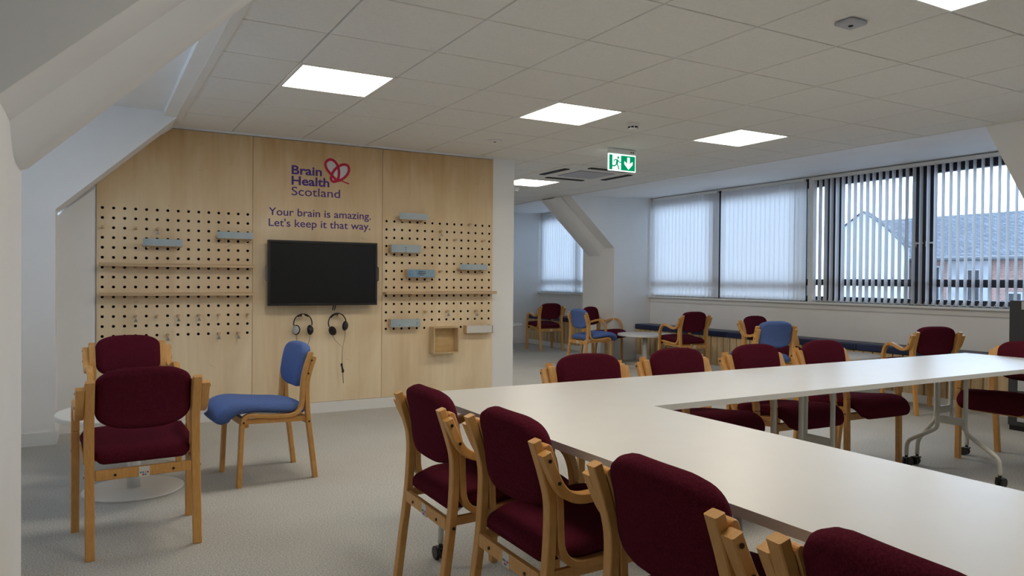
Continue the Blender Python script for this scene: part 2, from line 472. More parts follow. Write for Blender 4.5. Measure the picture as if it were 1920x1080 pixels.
# rafter piers between the dormers: sloped above, upright below
def pier(name, y0, y1, rib=None):
    b = MB()
    b.prism([(XCR, ZC+.08), (XCR, ZC), (XP, ZK+.007), (XP, 0), (8.25, 0), (8.25, ZC+.08)], 'y', y0, y1, M_wall)
    o = b.done(name, kind=STR)
    if rib:
        ya, yb = rib; n = .055; q = .7071
        prof = []
        pts = [(XCR-.03, ZC+.02), (XP+.02, ZK-.01)]
        (xa, za), (xb, zb) = pts
        vs = []
        for (yy, off) in ((ya, 0), (ya+.07, .6), (ya+.14, 1), (yb-.1, 1), (yb, 0)):
            vs.append((xa-n*off*q, yy, za-n*off*q)); vs.append((xb-n*off*q, yy, zb-n*off*q-(.05*off)))
        fs = [(2*k, 2*k+1, 2*k+3, 2*k+2) for k in range(4)]
        L_ = len(vs)
        for k in range(5): vs.append((XP+.01, vs[2*k+1][1], vs[2*k+1][2]-.012))
        fs += [(2*k+1, 2*k+3, L_+k+1, L_+k) for k in range(4)]
        MB().faces(vs, fs, M_wall, True).done('rafter_casing', parent=o)
    return o
pier('wall_right_pier', 9.25, 10.09, (9.50, 10.02))
pier('wall_right_near_pier', 2.49, 3.33)

# window walls under and over the glass
def window_wall(name, y0, y1):
    MB().box((XWIN, y0, 0), (8.2, y1, .975), M_wall).box((XWIN+.10, y0, 2.548), (8.2, y1, 2.57), M_wall).done(name, kind=STR)
window_wall('wall_right', 3.33, 9.25)
window_wall('wall_right_far', 10.09, YEND)
window_wall('wall_right_near', YB, 2.49)
def sill(name, y0, y1):
    MB().box((XWIN-.055, y0, .975), (XWIN+.16, y1, 1.0), M_trim, .006, 2).box((XWIN-.018, y0, .915), (XWIN, y1, .975), M_trim).done(name, kind=STR)
sill('trim_3', 3.33, 9.25); sill('trim_4', 10.09, YEND); sill('trim_5', YB, 2.49)
MB().box((-2, YEND, 0), (8.2, YEND+.2, 2.7), M_wall).done('wall_far', kind=STR)
MB().box((-2, YB-.2, 0), (8.4, YB, 2.7), M_wall).done('wall_back', kind=STR)
MB().box((-.6, YW+.34, 0), (-.4, YEND, 2.7), M_wall).box((-.6, YW+.34, ZC), (XCL, YEND, 2.7), M_wall).done('wall_left_far', kind=STR)
MB().box((-.4, YEND-.012, 0), (XWIN, YEND, .1), M_trim).done('baseboard_far', kind=STR)
MB().box((XP-.012, 9.25, 0), (XP, 10.09, .1), M_trim).box((XP-.012, 9.238, 0), (7.5, 9.25, .1), M_trim).done('baseboard_right', kind=STR)

# partition that carries the plywood
MB().prism([(XK, 0), (3.91, 0), (3.91, ZC+.002), (.6, ZC+.002), (XK, ZK)], 'y', YW, YW+.14, M_wall).done('wall_front', kind=STR)
MB().box((XK, YW-.022, 0), (3.925, YW, .098), M_trim).box((3.91, YW-.022, 0), (3.925, YW+.14, .098), M_trim).done('baseboard_front', kind=STR)
MB().prism([(.50, 2.44), (.60, ZC), (3.65, ZC), (3.65, ZC-.016), (.60, ZC-.016), (.52, 2.43)], 'y', YW-.03, YW, M_trim).done('trim_6', kind=STR)
# left side: the same piers, mirrored, with a dormer between them
XL, XWL = .60, -.95
def left_pier(name, y0, y1, rib=None):
    o = MB().prism([(XL, ZC+.08), (XL, ZC), (XK, ZK-.002), (XK, 0), (XWL-.3, 0), (XWL-.3, ZC+.08)], 'y', y0, y1, M_wall).done(name, kind=STR)
    if rib:
        ya, yb = rib; n = .062; q = .7071
        xa, za, xb, zb = XL+.06, ZC+.055, XK-.02, ZK-.02
        vs = []
        for (yy, off) in ((ya, 0), (ya+.12, .8), (ya+.2, 1), (yb-.03, 1), (yb, 0)):
            vs.append((xa+n*off*q, yy, za-n*off*q)); vs.append((xb+n*off*q, yy, zb-n*off*q-(.035*off)))
        fs = [(2*k, 2*k+1, 2*k+3, 2*k+2) for k in range(4)]
        L_ = len(vs)
        for k in range(5): vs.append((XK-.01, vs[2*k+1][1], vs[2*k+1][2]-.012))
        fs += [(2*k+1, 2*k+3, L_+k+1, L_+k) for k in range(4)]
        MB().faces(vs, fs, M_wall, True).done('rafter_casing', parent=o)
    return o
YL0, YL1 = 3.30, 6.43
left_pier('wall_left_pier', YL1, 6.8405)
MB().prism([(XK, 0), (.035, 0), (.035, 1.955), (XK, ZK-.02)], 'y', 6.84, YW+.001, M_wall).prism([(XL, ZC+.08), (XL, ZC+.006), (XL-.06, ZC-.036), (XK, ZK+.012), (XK-.4, ZK), (XK-.4, ZC+.08)], 'y', 6.8405, 7.0, M_wall).done('wall_left_return', kind=STR)
left_pier('wall_left_near_pier', 2.46, YL0, (2.84, 3.285))
MB().box((XWL-.3, YL0, 0), (XWL, YL1, .975), M_wall).box((XWL-.3, YL0, .975), (XWL, 3.95, 2.55), M_wall).box((XWL-.3, 5.75, .975), (XWL, YL1, 2.55), M_wall).box((XWL-.3, YL0, 2.50), (XWL-.04, YL1, 2.62), M_wall).done('wall_left', kind=STR)  # unseen pieces either side of the glass added to narrow it and cut daylight
MB().box((XWL-.16, YL0, .975), (XWL+.055, YL1, 1.0), M_trim, .006, 2).done('trim_7', kind=STR)
MB().box((XWL-.3, YB, 0), (XWL, 2.46, 2.62), M_wall).done('wall_left_near', kind=STR)
MB().box((XWL-.3, YL0, 2.545), (.52, YL1, 2.64), M_wall).box((XWL-.3, YB, 2.545), (.52, 2.46, 2.64), M_wall) \
    .box((.50, YB, ZC-.004), (XCL, YL1+.01, 2.64), M_wall).done('ceiling_left_dormer', kind=STR)
MB().box((XK, YL1-.012, 0), (XK+.014, YW-.02, .1), M_trim, .002).box((XWL, YL1-.014, 0), (XK+.014, YL1, .1), M_trim, .002).done('baseboard_left', kind=STR)
MB().box((XK, 2.45, 0), (XK+.014, YL0+.014, .1), M_trim, .002).done('baseboard_left_near', kind=STR)

# ------------------------------------------------------------------ lamps
first_lamp = None
LL = {(0, 3): 'square LED ceiling panel nearest the sloping left wall',
      (3, 3): 'middle square LED ceiling panel of the row, left of the smoke detector',
      (6, 3): 'square LED ceiling panel nearest the window blinds',
      (3, -2): 'square LED ceiling panel cut by the top edge of the picture',
      (6, 9): 'square LED ceiling panel beyond the air conditioning cassette, partly behind the wall end'}
for (i, j) in sorted(LAMPS, key=lambda t: (t != (0, 3), t)):
    x, y = GX+.6*i, GY+.6*j
    lab = LL.get((i, j), 'square LED ceiling panel outside the view')
    if first_lamp is None:
        t = empty('ceiling_light', (x, y, ZC), 0, lab, 'ceiling light', 'LED panels in the tiled ceiling')
        f = MB()
        for (a, b) in (((.004, .004), (.596, .022)), ((.004, .578), (.596, .596)), ((.004, .022), (.022, .578)), ((.578, .022), (.596, .578))):
            f.box((a[0], a[1], -.006), (b[0], b[1], .006), M_lampframe)
        f.done('lamp_frame', parent=t)
        MB().faces([(.022, .022, -.001), (.022, .578, -.001), (.578, .578, -.001), (.578, .022, -.001)], [(0, 1, 2, 3)], M_lamp).done('diffuser', parent=t)
        first_lamp = t
    else: copy_tree(first_lamp, (x, y, ZC), 0, lab)

# ------------------------------------------------------------------ windows
def window(name, y0, y1, verts, handles=(), X=7.95):
    t = empty(name, (X, (y0+y1)/2, 1.0), kind=STR)
    oy = (y0+y1)/2
    def part(nm, a, b, m=M_frame, bev=.004):
        return MB().box((a[0]-7.95, a[1]-oy, a[2]-1.0), (b[0]-7.95, b[1]-oy, b[2]-1.0), m, bev).done(nm, parent=t)
    part('bottom_rail', (7.92, y0, 1.0), (8.0, y1, 1.07)); part('head_rail', (7.92, y0, 2.435), (8.0, y1, 2.56))
    ed = [y0] + [v for p in verts for v in p] + [y1]
    for a, b in verts: part('mullion', (7.92, a, 1.07), (8.0, b, 2.435))
    part('jamb', (7.92, y0, 1.07), (8.0, y0+.05, 2.435)); part('jamb', (7.92, y1-.05, 1.07), (8.0, y1, 2.435))
    for k in range(0, len(ed), 2):
        a, b = ed[k], ed[k+1]
        if b-a < .1: continue
        part('transom', (7.925, a, 1.205), (7.99, b, 1.285))
        part('pane', (7.958, a, 1.285), (7.964, b, 2.435), M_glass, 0)
        part('pane', (7.958, a, 1.07), (7.964, b, 1.205), M_glass, 0)
    for hy in handles:
        b = MB().box((7.885-7.95, hy-oy-.012, .64), (7.92-7.95, hy-oy+.012, .70), M_dev, .003).tube([(7.885-7.95, hy-oy, .67), (7.87-7.95, hy-oy-.05, .68), (7.87-7.95, hy-oy-.11, .68)], .009, M_dev)
        b.done('handle', parent=t)
    return t
window('window_1', 3.33, 9.25, [(4.75, 4.955), (5.885, 6.08), (6.375, 6.46), (7.80, 7.95)], (4.80, 4.94))
window('window_2', 10.09, YEND, [(11.3, 11.4)])
window('window_4', 3.95, 5.75, [(4.8, 4.95)], X=-1.10)
window('window_3', YB, 2.49, [(-3.0, -2.85), (-1.4, -1.25), (.2, .35), (1.2, 1.35)])
MB().box((7.85, 6.225, 1.0), (7.915, 6.30, 2.555), M_trim, .003).done('trim_8', kind=STR)

# vertical blinds
def vane_obj(ang, zb, zt, wv=.089):
    b = MB(); n = 4; vs = []
    for k in range(n+1):
        u = (k/n-.5)*wv; s_ = .007*(1-(2*k/n-1)**2)
        x = u*math.cos(ang)-s_*math.sin(ang); y = u*math.sin(ang)+s_*math.cos(ang)
        vs += [(x, y, zb), (x, y, zt)]
    b.faces(vs, [(2*k, 2*k+2, 2*k+3, 2*k+1) for k in range(n)], M_vane, True)
    return b
def blind(y0, y1, ang, label, chains=True, jitter=0.0, X=7.82):
    t = empty('vertical_blind', (X, (y0+y1)/2, 0), 0, label, 'blind', 'vertical blinds along the windows')
    oy = (y0+y1)/2
    MB().box((-.022, y0-oy, 2.508), (.022, y1-oy, 2.548), M_trim, .004).done('headrail', parent=t)
    n = int(round((y1-y0-.06)/.08)); protos = []
    for q in range(4 if jitter else 1):
        protos.append(None)
    for k in range(n+1):
        y = y0+.03+(y1-y0-.06)*k/n-oy
        i = random.randrange(len(protos)) if jitter else 0
        if protos[i] is None:
            o = vane_obj(ang+random.uniform(-jitter, jitter), 1.012, 2.510).done('vane', parent=t, loc=(0, y, 0)); protos[i] = o
        else: instance(protos[i], t, (0, y, 0))
    if chains:
        b = MB(); ca, sa = math.cos(ang), math.sin(ang); st = (y1-y0-.06)/n
        for k in range(n):
            y = y0+.03+st*k-oy
            p = [Vector((s_*.043*ca, y+s_*.043*sa, 1.02)) for s_ in (-1, 1)]
            q = [Vector((s_*.043*ca, y+st+s_*.043*sa, 1.02)) for s_ in (-1, 1)]
            for a, c, dz in ((p[0], q[0], 0), (p[1], q[1], .0), (p[0], q[1], .03), (p[1], q[0], .03)):
                b.tube([a+Vector((0, 0, dz)), (a+c)/2-Vector((0, 0, .012)), c], .0022, M_dev, 4)
        b.done('bead_chain', parent=t, kind='stuff')
    return t
blind(3.36, 6.21, math.radians(8.5), 'open white vertical blind with the houses showing between its vanes')
blind(6.33, 7.735, math.radians(116), 'closed white vertical blind in the middle, beside the open one', jitter=.10)
blind(7.825, 9.23, math.radians(116), 'closed white vertical blind next to the rafter pier corner', jitter=.10)
blind(10.12, 12.56, math.radians(112), 'closed white vertical blind of the farthest window behind the pier', jitter=.10)

blind(3.93, 5.77, math.radians(112), 'closed white vertical blind of the left dormer window, out of view', chains=False, jitter=.10, X=-.97)

blind(YB+.05, 2.46, math.radians(116), 'closed white vertical blind added to dim the window right of the camera, out of view', chains=False, jitter=.06)  # unseen blind, added to hold back daylight from the near window

# ------------------------------------------------------------------ outside
hs = empty('brick_house', (24, 12, -6), 0, 'brick house with grey tiled roof seen through the open blind', 'house')
def hp(nm, b, **k): return b.done(nm, parent=hs, **k)
hp('wall', MB().box((0, -12, 0), (8, 4.6, 8.05), M_brick))
hp('rendered_panel', MB().box((-.03, .55, 0), (0, 1.9, 8.0), M_greyrender), label='grey rendered wall panel')
hp('rendered_panel', MB().box((-.03, -1.2, 0), (0, -.5, 8.0), M_greyrender), label='grey rendered wall panel')
for (yb, za, zb) in ((2.1, 6.5, 7.8), (.85, 6.6, 7.7), (-.35, 5.6, 7.0), (-2.2, 6.5, 7.7), (1.3, 4.2, 5.4), (-3.6, 6.5, 7.7)):
    wf = hp('window', MB().box((-.06, yb, za), (-.0, yb+.42, zb), M_greyrender))
    MB().box((-.075, yb+.05, za+.06), (-.055, yb+.37, zb-.06), M_blackm).done('pane', parent=wf)
hp('roof', MB().faces([(-.5, -12, 8.05), (-.5, 4.2, 8.05), (4.3, 7.4, 9.80), (4.3, -12, 9.80), (-.4, -12, 7.95), (-.4, 4.2, 7.95), (4.3, 7.4, 9.68), (4.3, -12, 9.68), (9, -12, 8.05), (9, 4.2, 8.05)],
    [(0, 1, 2, 3), (4, 5, 6, 7), (0, 1, 5, 4), (1, 2, 6, 5), (0, 3, 7, 4), (3, 2, 9, 8), (2, 9, 1)], M_roof))
hp('gutter', MB().cyl((-.52, -12, 8.0), (-.52, 4.9, 8.0), .07, M_char, 8))
g = empty('gabled_house', (23.09, 16.27, -6), 0, 'pale rendered gable end of a house behind the open blind', 'house')
MB().prism([(1.01, 0), (-1.46, 0), (-1.46, 8.47), (-.85, 9.05), (0, 9.64), (.45, 9.40), (1.01, 9.02)], 'x', 0, .30, M_render).done('gable_wall', parent=g)
MB().faces([(-.1, 0, 9.66), (-.1, -.86, 9.07), (-.1, -1.56, 8.40), (.28, -1.56, 8.40), (.28, -.86, 9.07), (.28, 0, 9.66), (-.1, 0, 9.69), (-.1, -.86, 9.10), (-.1, -1.57, 8.42), (.28, -1.57, 8.42), (.28, -.86, 9.10), (.28, 0, 9.69)],
    [(0, 1, 7, 6), (1, 2, 8, 7), (3, 4, 10, 9), (4, 5, 11, 10), (6, 7, 10, 11), (7, 8, 9, 10), (0, 5, 4, 1), (1, 4, 3, 2)], M_roof).done('roof', parent=g)
MB().faces([(-.1, 0, 9.66), (-.1, 1.1, 8.96), (.28, 1.1, 8.96), (.28, 0, 9.66), (-.1, 0, 9.69), (-.1, 1.1, 8.99), (.28, 1.1, 8.99), (.28, 0, 9.69)],
    [(0, 1, 2, 3), (4, 5, 6, 7), (0, 1, 5, 4), (1, 2, 6, 5), (3, 2, 6, 7), (0, 3, 7, 4)], M_roof).done('roof', parent=g)
MB().faces([(8.5, -60, -6), (90, -60, -6), (90, 90, -6), (8.5, 90, -6)], [(0, 1, 2, 3)], M_grass).done('ground', kind=STR)

# ------------------------------------------------------------------ plywood panels
YP = 6.842
NR, NCOL = 14, 15
def holed_panel(x_left, top_pts, label):
    """panel 1.2 wide with a 15 x 14 field of peg holes; top_pts close the outline above z=1.84"""
    t = MB(); r = .012; n = 10; d = .016
    x0 = x_left; zt = 1.84
    def cell(cx, cz):
        h = .04
        sq = []
        for k in range(n):
            a = 2*PI*k/n; c, s_ = math.cos(a), math.sin(a); q = h/max(abs(c), abs(s_)); sq.append((cx+c*q, cz+s_*q))
        cor = [(cx+h, cz+h), (cx-h, cz+h), (cx-h, cz-h), (cx+h, cz-h)]
        ring = [(cx+r*math.cos(2*PI*k/n), cz+r*math.sin(2*PI*k/n)) for k in range(n)]
        vs = [(p[0], 0, p[1]) for p in sq] + [(p[0], 0, p[1]) for p in ring] + [(p[0], d, p[1]) for p in ring] + [(p[0], 0, p[1]) for p in cor]
        fs = []
        for k in range(n):
            k2 = (k+1) % n
            a0 = math.degrees(2*PI*k/n); a1 = a0+360/n; ins = None
            for ci, ca in enumerate((45, 135, 225, 315)):
                if a0 < ca < a1: ins = 3*n+ci
            fs.append((k, ins, k2, n+k2, n+k) if ins is not None else (k, k2, n+k2, n+k))
        t.faces(vs, fs, M_ply)
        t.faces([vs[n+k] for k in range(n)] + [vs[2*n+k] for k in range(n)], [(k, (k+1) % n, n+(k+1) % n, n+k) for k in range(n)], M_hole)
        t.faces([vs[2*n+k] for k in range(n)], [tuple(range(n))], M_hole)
    for i in range(NCOL):
        for j in range(NR): cell(.04+.08*i, 1.8-.08*j)
    def pl(pts):
        t.faces([(p[0], 0, p[1]) for p in pts], [tuple(range(len(pts)))], M_ply)
    pl([(0, .1), (1.2, .1), (1.2, .72), (0, .72)]); pl(top_pts)
    # outer edges
    out = [(0, .1), (1.2, .1), (1.2, 1.84)] + [p for p in top_pts if p[1] > 1.841] + [(0, 1.84)]
    for k in range(len(out)):
        a, b = out[k], out[(k+1) % len(out)]
        t.faces([(a[0], 0, a[1]), (b[0], 0, b[1]), (b[0], d, b[1]), (a[0], d, a[1])], [(0, 1, 2, 3)], M_plyedge)
    return t.done('plywood_panel', label=label, cat='wall panel', group='plywood panels on the partition', loc=(x_left, YP, 0))
ZT = 2.488
pl_left = holed_panel(.046, [(0, 1.84), (1.2, 1.84), (1.2, ZT), (.512, ZT), (0, 1.985)], 'left birch plywood pegboard panel with slanted top corner')
pl_right = holed_panel(2.446, [(0, 1.84), (1.2, 1.84), (1.2, ZT), (0, ZT)], 'right birch plywood pegboard panel beside the white wall end')
pm = MB().box((.002, 0, .1), (1.196, .016, ZT), M_ply, .0015).done('plywood_panel', label='plain middle birch plywood panel behind the black screen', cat='wall panel', group='plywood panels on the partition', loc=(1.247, YP, 0))

def text_obj(name, body, size, x, z, m, off=0.0, space=1.0, parent=None, label=None, width=None):
    cu = bpy.data.curves.new('t', 'FONT'); cu.body = body; cu.size = size; cu.offset = off; cu.extrude = .0008
    cu.space_character = space; cu.resolution_u = 4
    o = bpy.data.objects.new('t', cu); C.objects.link(o)
    bpy.context.view_layer.update()
    me = bpy.data.meshes.new_from_object(o.evaluated_get(bpy.context.evaluated_depsgraph_get()))
    bpy.data.objects.remove(o); bpy.data.curves.remove(cu)
    xs = [v.co.x for v in me.vertices]; x0, x1 = min(xs), max(xs)
    k = (width/(x1-x0)) if width else 1.0
    for v in me.vertices:
        v.co = Vector((x+(v.co.x-x0)*k, -v.co.z-.0012, z+v.co.y))
    me.materials.clear(); me.materials.append(m); me.name = name
    ob = bpy.data.objects.new(name, me); C.objects.link(ob); ob.parent = parent
    if label: ob['label'] = label
    return ob
ox = 1.247
text_obj('lettering', 'Brain', .112, 1.583-ox, 2.186, M_purple, off=.0026, parent=pm, label='bold dark purple word Brain', width=.275)
text_obj('lettering', 'Health', .112, 1.583-ox, 2.090, M_purple, off=.0026, parent=pm, label='bold dark purple word Health', width=.345)
text_obj('lettering', 'Scotland', .112, 1.584-ox, 1.994, M_purple, off=.0002, parent=pm, label='thin dark purple word Scotland', width=.445)
text_obj('lettering', 'Your brain is amazing.', .098, 1.384-ox, 1.806, M_purple, off=.0006, parent=pm, label='purple line of writing: Your brain is amazing.', width=.945)
text_obj('lettering', "Let's keep it that way.", .098, 1.384-ox, 1.708, M_purple, off=.0006, parent=pm, label="purple line of writing: Let's keep it that way.", width=.94)
# heart ribbon emblem
def ribbon(b, pts, wd, m, y, closed=False):
    P = smooth([Vector(p) for p in pts], 8)
    vs = []
    for i, p in enumerate(P):
        d = (P[min(i+1, len(P)-1)]-P[max(i-1, 0)]).normalized(); nn = Vector((-d.y, d.x))*wd/2
        yy = y-.0012*i/len(P)
        vs += [(p.x+nn.x, yy, p.y+nn.y), (p.x-nn.x, yy, p.y-nn.y)]
    b.faces(vs, [(2*i, 2*i+1, 2*i+3, 2*i+2) for i in range(len(P)-1)], m)
def hz(px, py):  # picture of the emblem, in metres on the board
    return (1.885-ox+(px-805)*.000745, 2.352-(py-85)*.00071+ (px-870)*.00006)
hb = MB()
def blob(pts):
    P = smooth([Vector(hz(*p)) for p in pts], 5)
    c = sum((Vector(p) for p in P), Vector((0, 0)))/len(P)
    vs = [(c.x, -.0010, c.y)] + [(p.x, -.0010, p.y) for p in P]
    hb.faces(vs, [(0, i, i+1) for i in range(1, len(P))], M_logowhite)
blob([(878, 275), (830, 215), (812, 150), (840, 105), (880, 95), (925, 120), (965, 180), (915, 230), (878, 275)])
blob([(985, 360), (992, 190), (1040, 162), (1085, 165), (1108, 215), (1100, 270), (1050, 330), (985, 360)])
blob([(900, 290), (960, 215), (965, 300), (950, 320), (900, 290)])
blob([(890, 335), (935, 355), (925, 375), (895, 365), (890, 335)])
ribbon(hb, [hz(*p) for p in ((990, 372), (935, 350), (885, 290), (830, 220), (812, 150), (838, 108), (880, 95), (925, 118), (965, 175), (982, 250), (978, 330), (955, 372), (915, 385), (885, 362), (885, 320), (905, 265), (945, 210), (1000, 172), (1050, 160), (1095, 178), (1110, 225), (1095, 280), (1055, 330), (1005, 362), (960, 375), (920, 368))], .024, M_red, -.0018)
ribbon(hb, [hz(*p) for p in ((985, 355), (1040, 385), (1075, 400), (1112, 415))], .011, M_red, -.0018)
hb.done('emblem', parent=pm, label='crimson looped ribbon heart emblem')

# ------------------------------------------------------------------ things on the wall
tv = empty('wall_screen', (1.856, 6.70, 1.288), 0, 'large black wall-mounted display screen on the middle plywood panel', 'screen')
fr = MB(); hw, hh = .499, .291
for a, b in (((-hw, -hh), (hw, -hh+.022)), ((-hw, hh-.022), (hw, hh)), ((-hw, -hh+.022), (-hw+.02, hh-.022)), ((hw-.02, -hh+.022), (hw, hh-.022))):
    fr.box((a[0], .02, a[1]), (b[0], .075, b[1]), M_black, .003)
fr.done('bezel', parent=tv)
MB().box((-hw+.018, .028, -hh+.02), (hw-.018, .07, hh-.02), M_screen).done('screen', parent=tv)
MB().box((-.3, .075, -.2), (.3, .14, .2), M_blackm).done('wall_bracket', parent=tv)
for s_ in (-1, 1):
    MB().tube([(s_*hw, .05, -.07), (s_*(hw+.018), .05, -.06), (s_*(hw+.018), .05, .06), (s_*hw, .05, .07)], .006, M_steel if s_ < 0 else M_black).done('side_handle', parent=tv)
for q in (0, .018):
    MB().tube([(.095+q, .06, -hh+.01), (.090+q, .055, -hh-.02), (.080+q, .05, -hh-.045)], .005, M_black).done('cable_end', parent=tv)

def shelf(x0, x1, z, label, pegx, dark_end=False):
    t = empty('pegboard_shelf', ((x0+x1)/2, YP, z), 0, label, 'shelf', 'long plywood ledges on the pegboards')
    h = (x1-x0)/2
    b = MB().box((-h, -.102, -.009), (h, -.001, .009), M_plyedge, .0015)
    b.done('board', parent=t)
    MB().box((-h+.0, -.102, .009), (h, -.094, .02), M_plyedge, .0015).done('front_lip', parent=t)
    for px in pegx:
        MB().cyl((px-(x0+x1)/2, -.055, -.020), (px-(x0+x1)/2, .01, -.020), .0105, M_plyedge, 10).done('peg', parent=t)
    return t
shelf(.062, 1.246, 1.337, 'upper long plywood ledge across the left pegboard', (.326, .966))
shelf(.062, 1.246, 1.098, 'lower long plywood ledge across the left pegboard', (.326, .966))
shelf(2.452, 3.648, 1.107, 'long plywood ledge across the right pegboard', (2.726, 3.446))

# display trays
def tray(x0, x1, zb, h, label, front, sides=True, dep=.08, back=None, text=None, endcap=None):
    t = empty('leaflet_tray', ((x0+x1)/2, YP, zb), 0, label, 'tray', 'small leaflet trays on the pegboards')
    hw_ = (x1-x0)/2
    MB().box((-hw_, -dep, 0), (hw_, -.001, .012), M_plyedge, .001).done('base', parent=t)
    if sides:
        for s_ in (-1, 1):
            MB().box((s_*hw_, -dep, .012), (s_*(hw_-.012), -.001, h), M_plyedge, .001).done('side', parent=t)
        fo = MB().box((-hw_+.0, -dep-.004, .004), (hw_, -dep, h), front).done('front_panel', parent=t)
    else:
        fo = MB().box((-hw_, -dep-.003, .004), (hw_, -dep, h), front).done('front_panel', parent=t)
        for s_ in (-.72, .72):
            MB().cyl((s_*hw_, -.06, -.009), (s_*hw_, .01, -.009), .0095, M_plyedge, 10).done('peg', parent=t)
    if text:
        k = MB()
        for (ax, bx, zz) in text: k.box((ax, -dep-.0052, zz), (bx, -dep-.0042, zz+.006), M_char)
        k.done('print', parent=fo)
    if endcap: MB().box((hw_, -dep-.004, -.002), (hw_+.006, -.001, h), M_char).done('end_cap', parent=t)
    return t
tray(.375, .672, 1.497, .06, 'clear pale blue tray near the middle of the left pegboard', M_tray, False)
tray(.945, 1.238, 1.577, .06, 'clear pale blue tray at the right edge of the left pegboard', M_tray, False)
tray(2.590, 2.882, 1.818, .064, 'topmost pale tray, at the upper edge of the right pegboard', M_tray, False)
tray(2.508, 2.812, 1.496, .078, 'blue-grey tray with wooden ends right of the screen top', M_tray, True, text=[(-.01, .0, .01), (-.01, .0, .03), (-.01, .0, .05)])
tray(2.675, 2.962, 1.258, .078, 'brightest blue tray with small printed lines, right of the screen', M_tray2, True, text=[(-.03, .04, .055), (-.04, .045, .038), (-.02, .03, .022)])
tray(3.235, 3.545, 1.34, .058, 'clear pale blue tray above the right end of the long right ledge', M_tray, False)
tray(2.508, 2.812, .776, .078, 'blue-grey tray at the lower left of the right pegboard', M_tray, True, text=[(-.07, -.06, .02), (.11, .12, .02), (.11, .12, .04)])
tray(3.316, 3.606, .697, .078, 'white fronted tray at the lower right corner of the right pegboard', M_traywhite, True, endcap=True)
bx = empty('box_shelf', (3.075, YP, .510), 0, 'open square wooden box shelf below the right pegboard', 'box shelf')
W_, D_, T_ = .137, .122, .011
MB().box((-W_, -D_, 0), (W_, -.001, T_), M_slat, .001).done('bottom', parent=bx)
MB().box((-W_, -D_, .262-T_), (W_, -.001, .262), M_slat, .001).done('top', parent=bx)
for s_ in (-1, 1): MB().box((s_*W_, -D_, T_), (s_*(W_-T_), -.001, .262-T_), M_slat, .001).done('side', parent=bx)
MB().box((-W_+T_, -.012, T_), (W_-T_, -.002, .262-T_), M_box).done('back', parent=bx)

# pegs
def peg(px, pz, clip, label):
    t = empty('wooden_peg', (px, YP, pz), 0, label, 'peg', 'wooden pegs in the pegboards')
    MB().cyl((0, .012, 0), (0, -.058, .004), .0108, M_plyedge, 12).done('dowel', parent=t)
    if clip:
        b = MB().tube([(0.0, -.05, -.008), (.004, -.052, -.03), (-.004, -.052, -.03), (0, -.05, -.008)], .002, M_steel, 5)
        b.prism([(-.014, -.046), (.014, -.046), (.007, -.026), (-.007, -.026)], 'y', -.056, -.046, M_steel)
        b.done('bulldog_clip', parent=t, label='small steel bulldog clip hanging from the peg')
ROWN = {2: 'third row', 11: 'third row from bottom', 13: 'bottom row', 0: 'top row', 1: 'second row', 6: 'middle row'}
for c, r_, k, wd in ((0, 2, 0, 'leftmost'), (3, 2, 0, 'second from left'), (5, 2, 1, 'third from left'), (3, 11, 1, 'leftmost'), (5, 11, 0, 'second from left'), (7, 11, 1, 'third from left'),
                 (9, 11, 1, 'fourth from left'), (11, 11, 0, 'fifth from left'), (14, 11, 0, 'rightmost'), (6, 13, 1, 'leftmost'), (11, 13, 1, 'middle'), (13, 13, 1, 'rightmost')):
    peg(.086+.08*c, 1.8-.08*r_, k, '%swooden peg, %s of the left pegboard, %s' % ('clip-holding ' if k else 'bare ', ROWN[r_], wd))
for c, r_, k, wd in ((11, 0, 0, 'alone'), (7, 1, 1, 'alone'), (9, 2, 0, 'left one'), (13, 2, 0, 'right one'), (7, 6, 0, 'alone'), (5, 11, 0, 'leftmost'), (8, 11, 1, 'middle'), (12, 11, 1, 'rightmost')):
    peg(2.486+.08*c, 1.8-.08*r_, k, '%swooden peg, %s of the right pegboard, %s' % ('clip-holding ' if k else 'bare ', ROWN[r_], wd))
peg(1.680, .902, 0, 'wooden peg under the screen carrying the left headphones')
peg(2.012, .900, 0, 'wooden peg under the screen carrying the right headphones')

def headphones(cx, cz, tilt, label, cup_l, cup_r, cable):
    t = empty('headphones', (cx, 6.795, cz), 0, label, 'headphones', 'black headphones hung under the screen')
    R = .083
    pts = []
    for k in range(17):
        a = PI*(1.06-1.12*k/16)+tilt
        pts.append((R*math.cos(a), 0, R*math.sin(a)*1.05))
    b = MB().tube(pts, .0055, M_black, 8)
    b.tube([(p[0]*.93, p[1], p[2]*.93) for p in pts[5:12]], .0075, M_blackm, 8)
    b.done('headband', parent=t)
    for (ux, uz, an, silver) in (cup_l, cup_r):
        c = MB()
        c.sphere((0, 0, 0), .04, M_blackm, (.42, .95, 1.15), 14, 10)
        c.sphere((-.012*(1 if ux < 0 else -1), 0, 0), .036, M_panelgrey if silver else M_black, (.28, .9, 1.05), 14, 10)
        o = c.done('ear_cup', parent=t, loc=(ux, -.012, uz)); o.rotation_euler = (0, an, 0.9 if ux < 0 else -.9)
        if silver: o['label'] = 'ear cup with silver outer disc'
    MB().tube(cable, .0018, M_blackm, 5).done('cable', parent=t)
    return t
headphones(1.680, .832, 0, 'left pair of black headphones with a silver ear cup', (-.062, -.055, .1, True), (.062, -.058, -.1, False),
    [(-.062, -.012, -.10), (-.055, -.01, -.16), (0, -.01, -.30), (.055, -.01, -.16), (.06, -.012, -.10)])
h2 = headphones(1.996, .834, .28, 'right pair of black headphones with a long hanging cable', (-.048, -.075, -.35, False), (.070, -.030, .1, False),
    [(-.045, -.012, -.12), (-.02, -.01, -.165), (.048, -.01, -.235), (.07, -.01, -.14), (.072, -.012, -.075)])
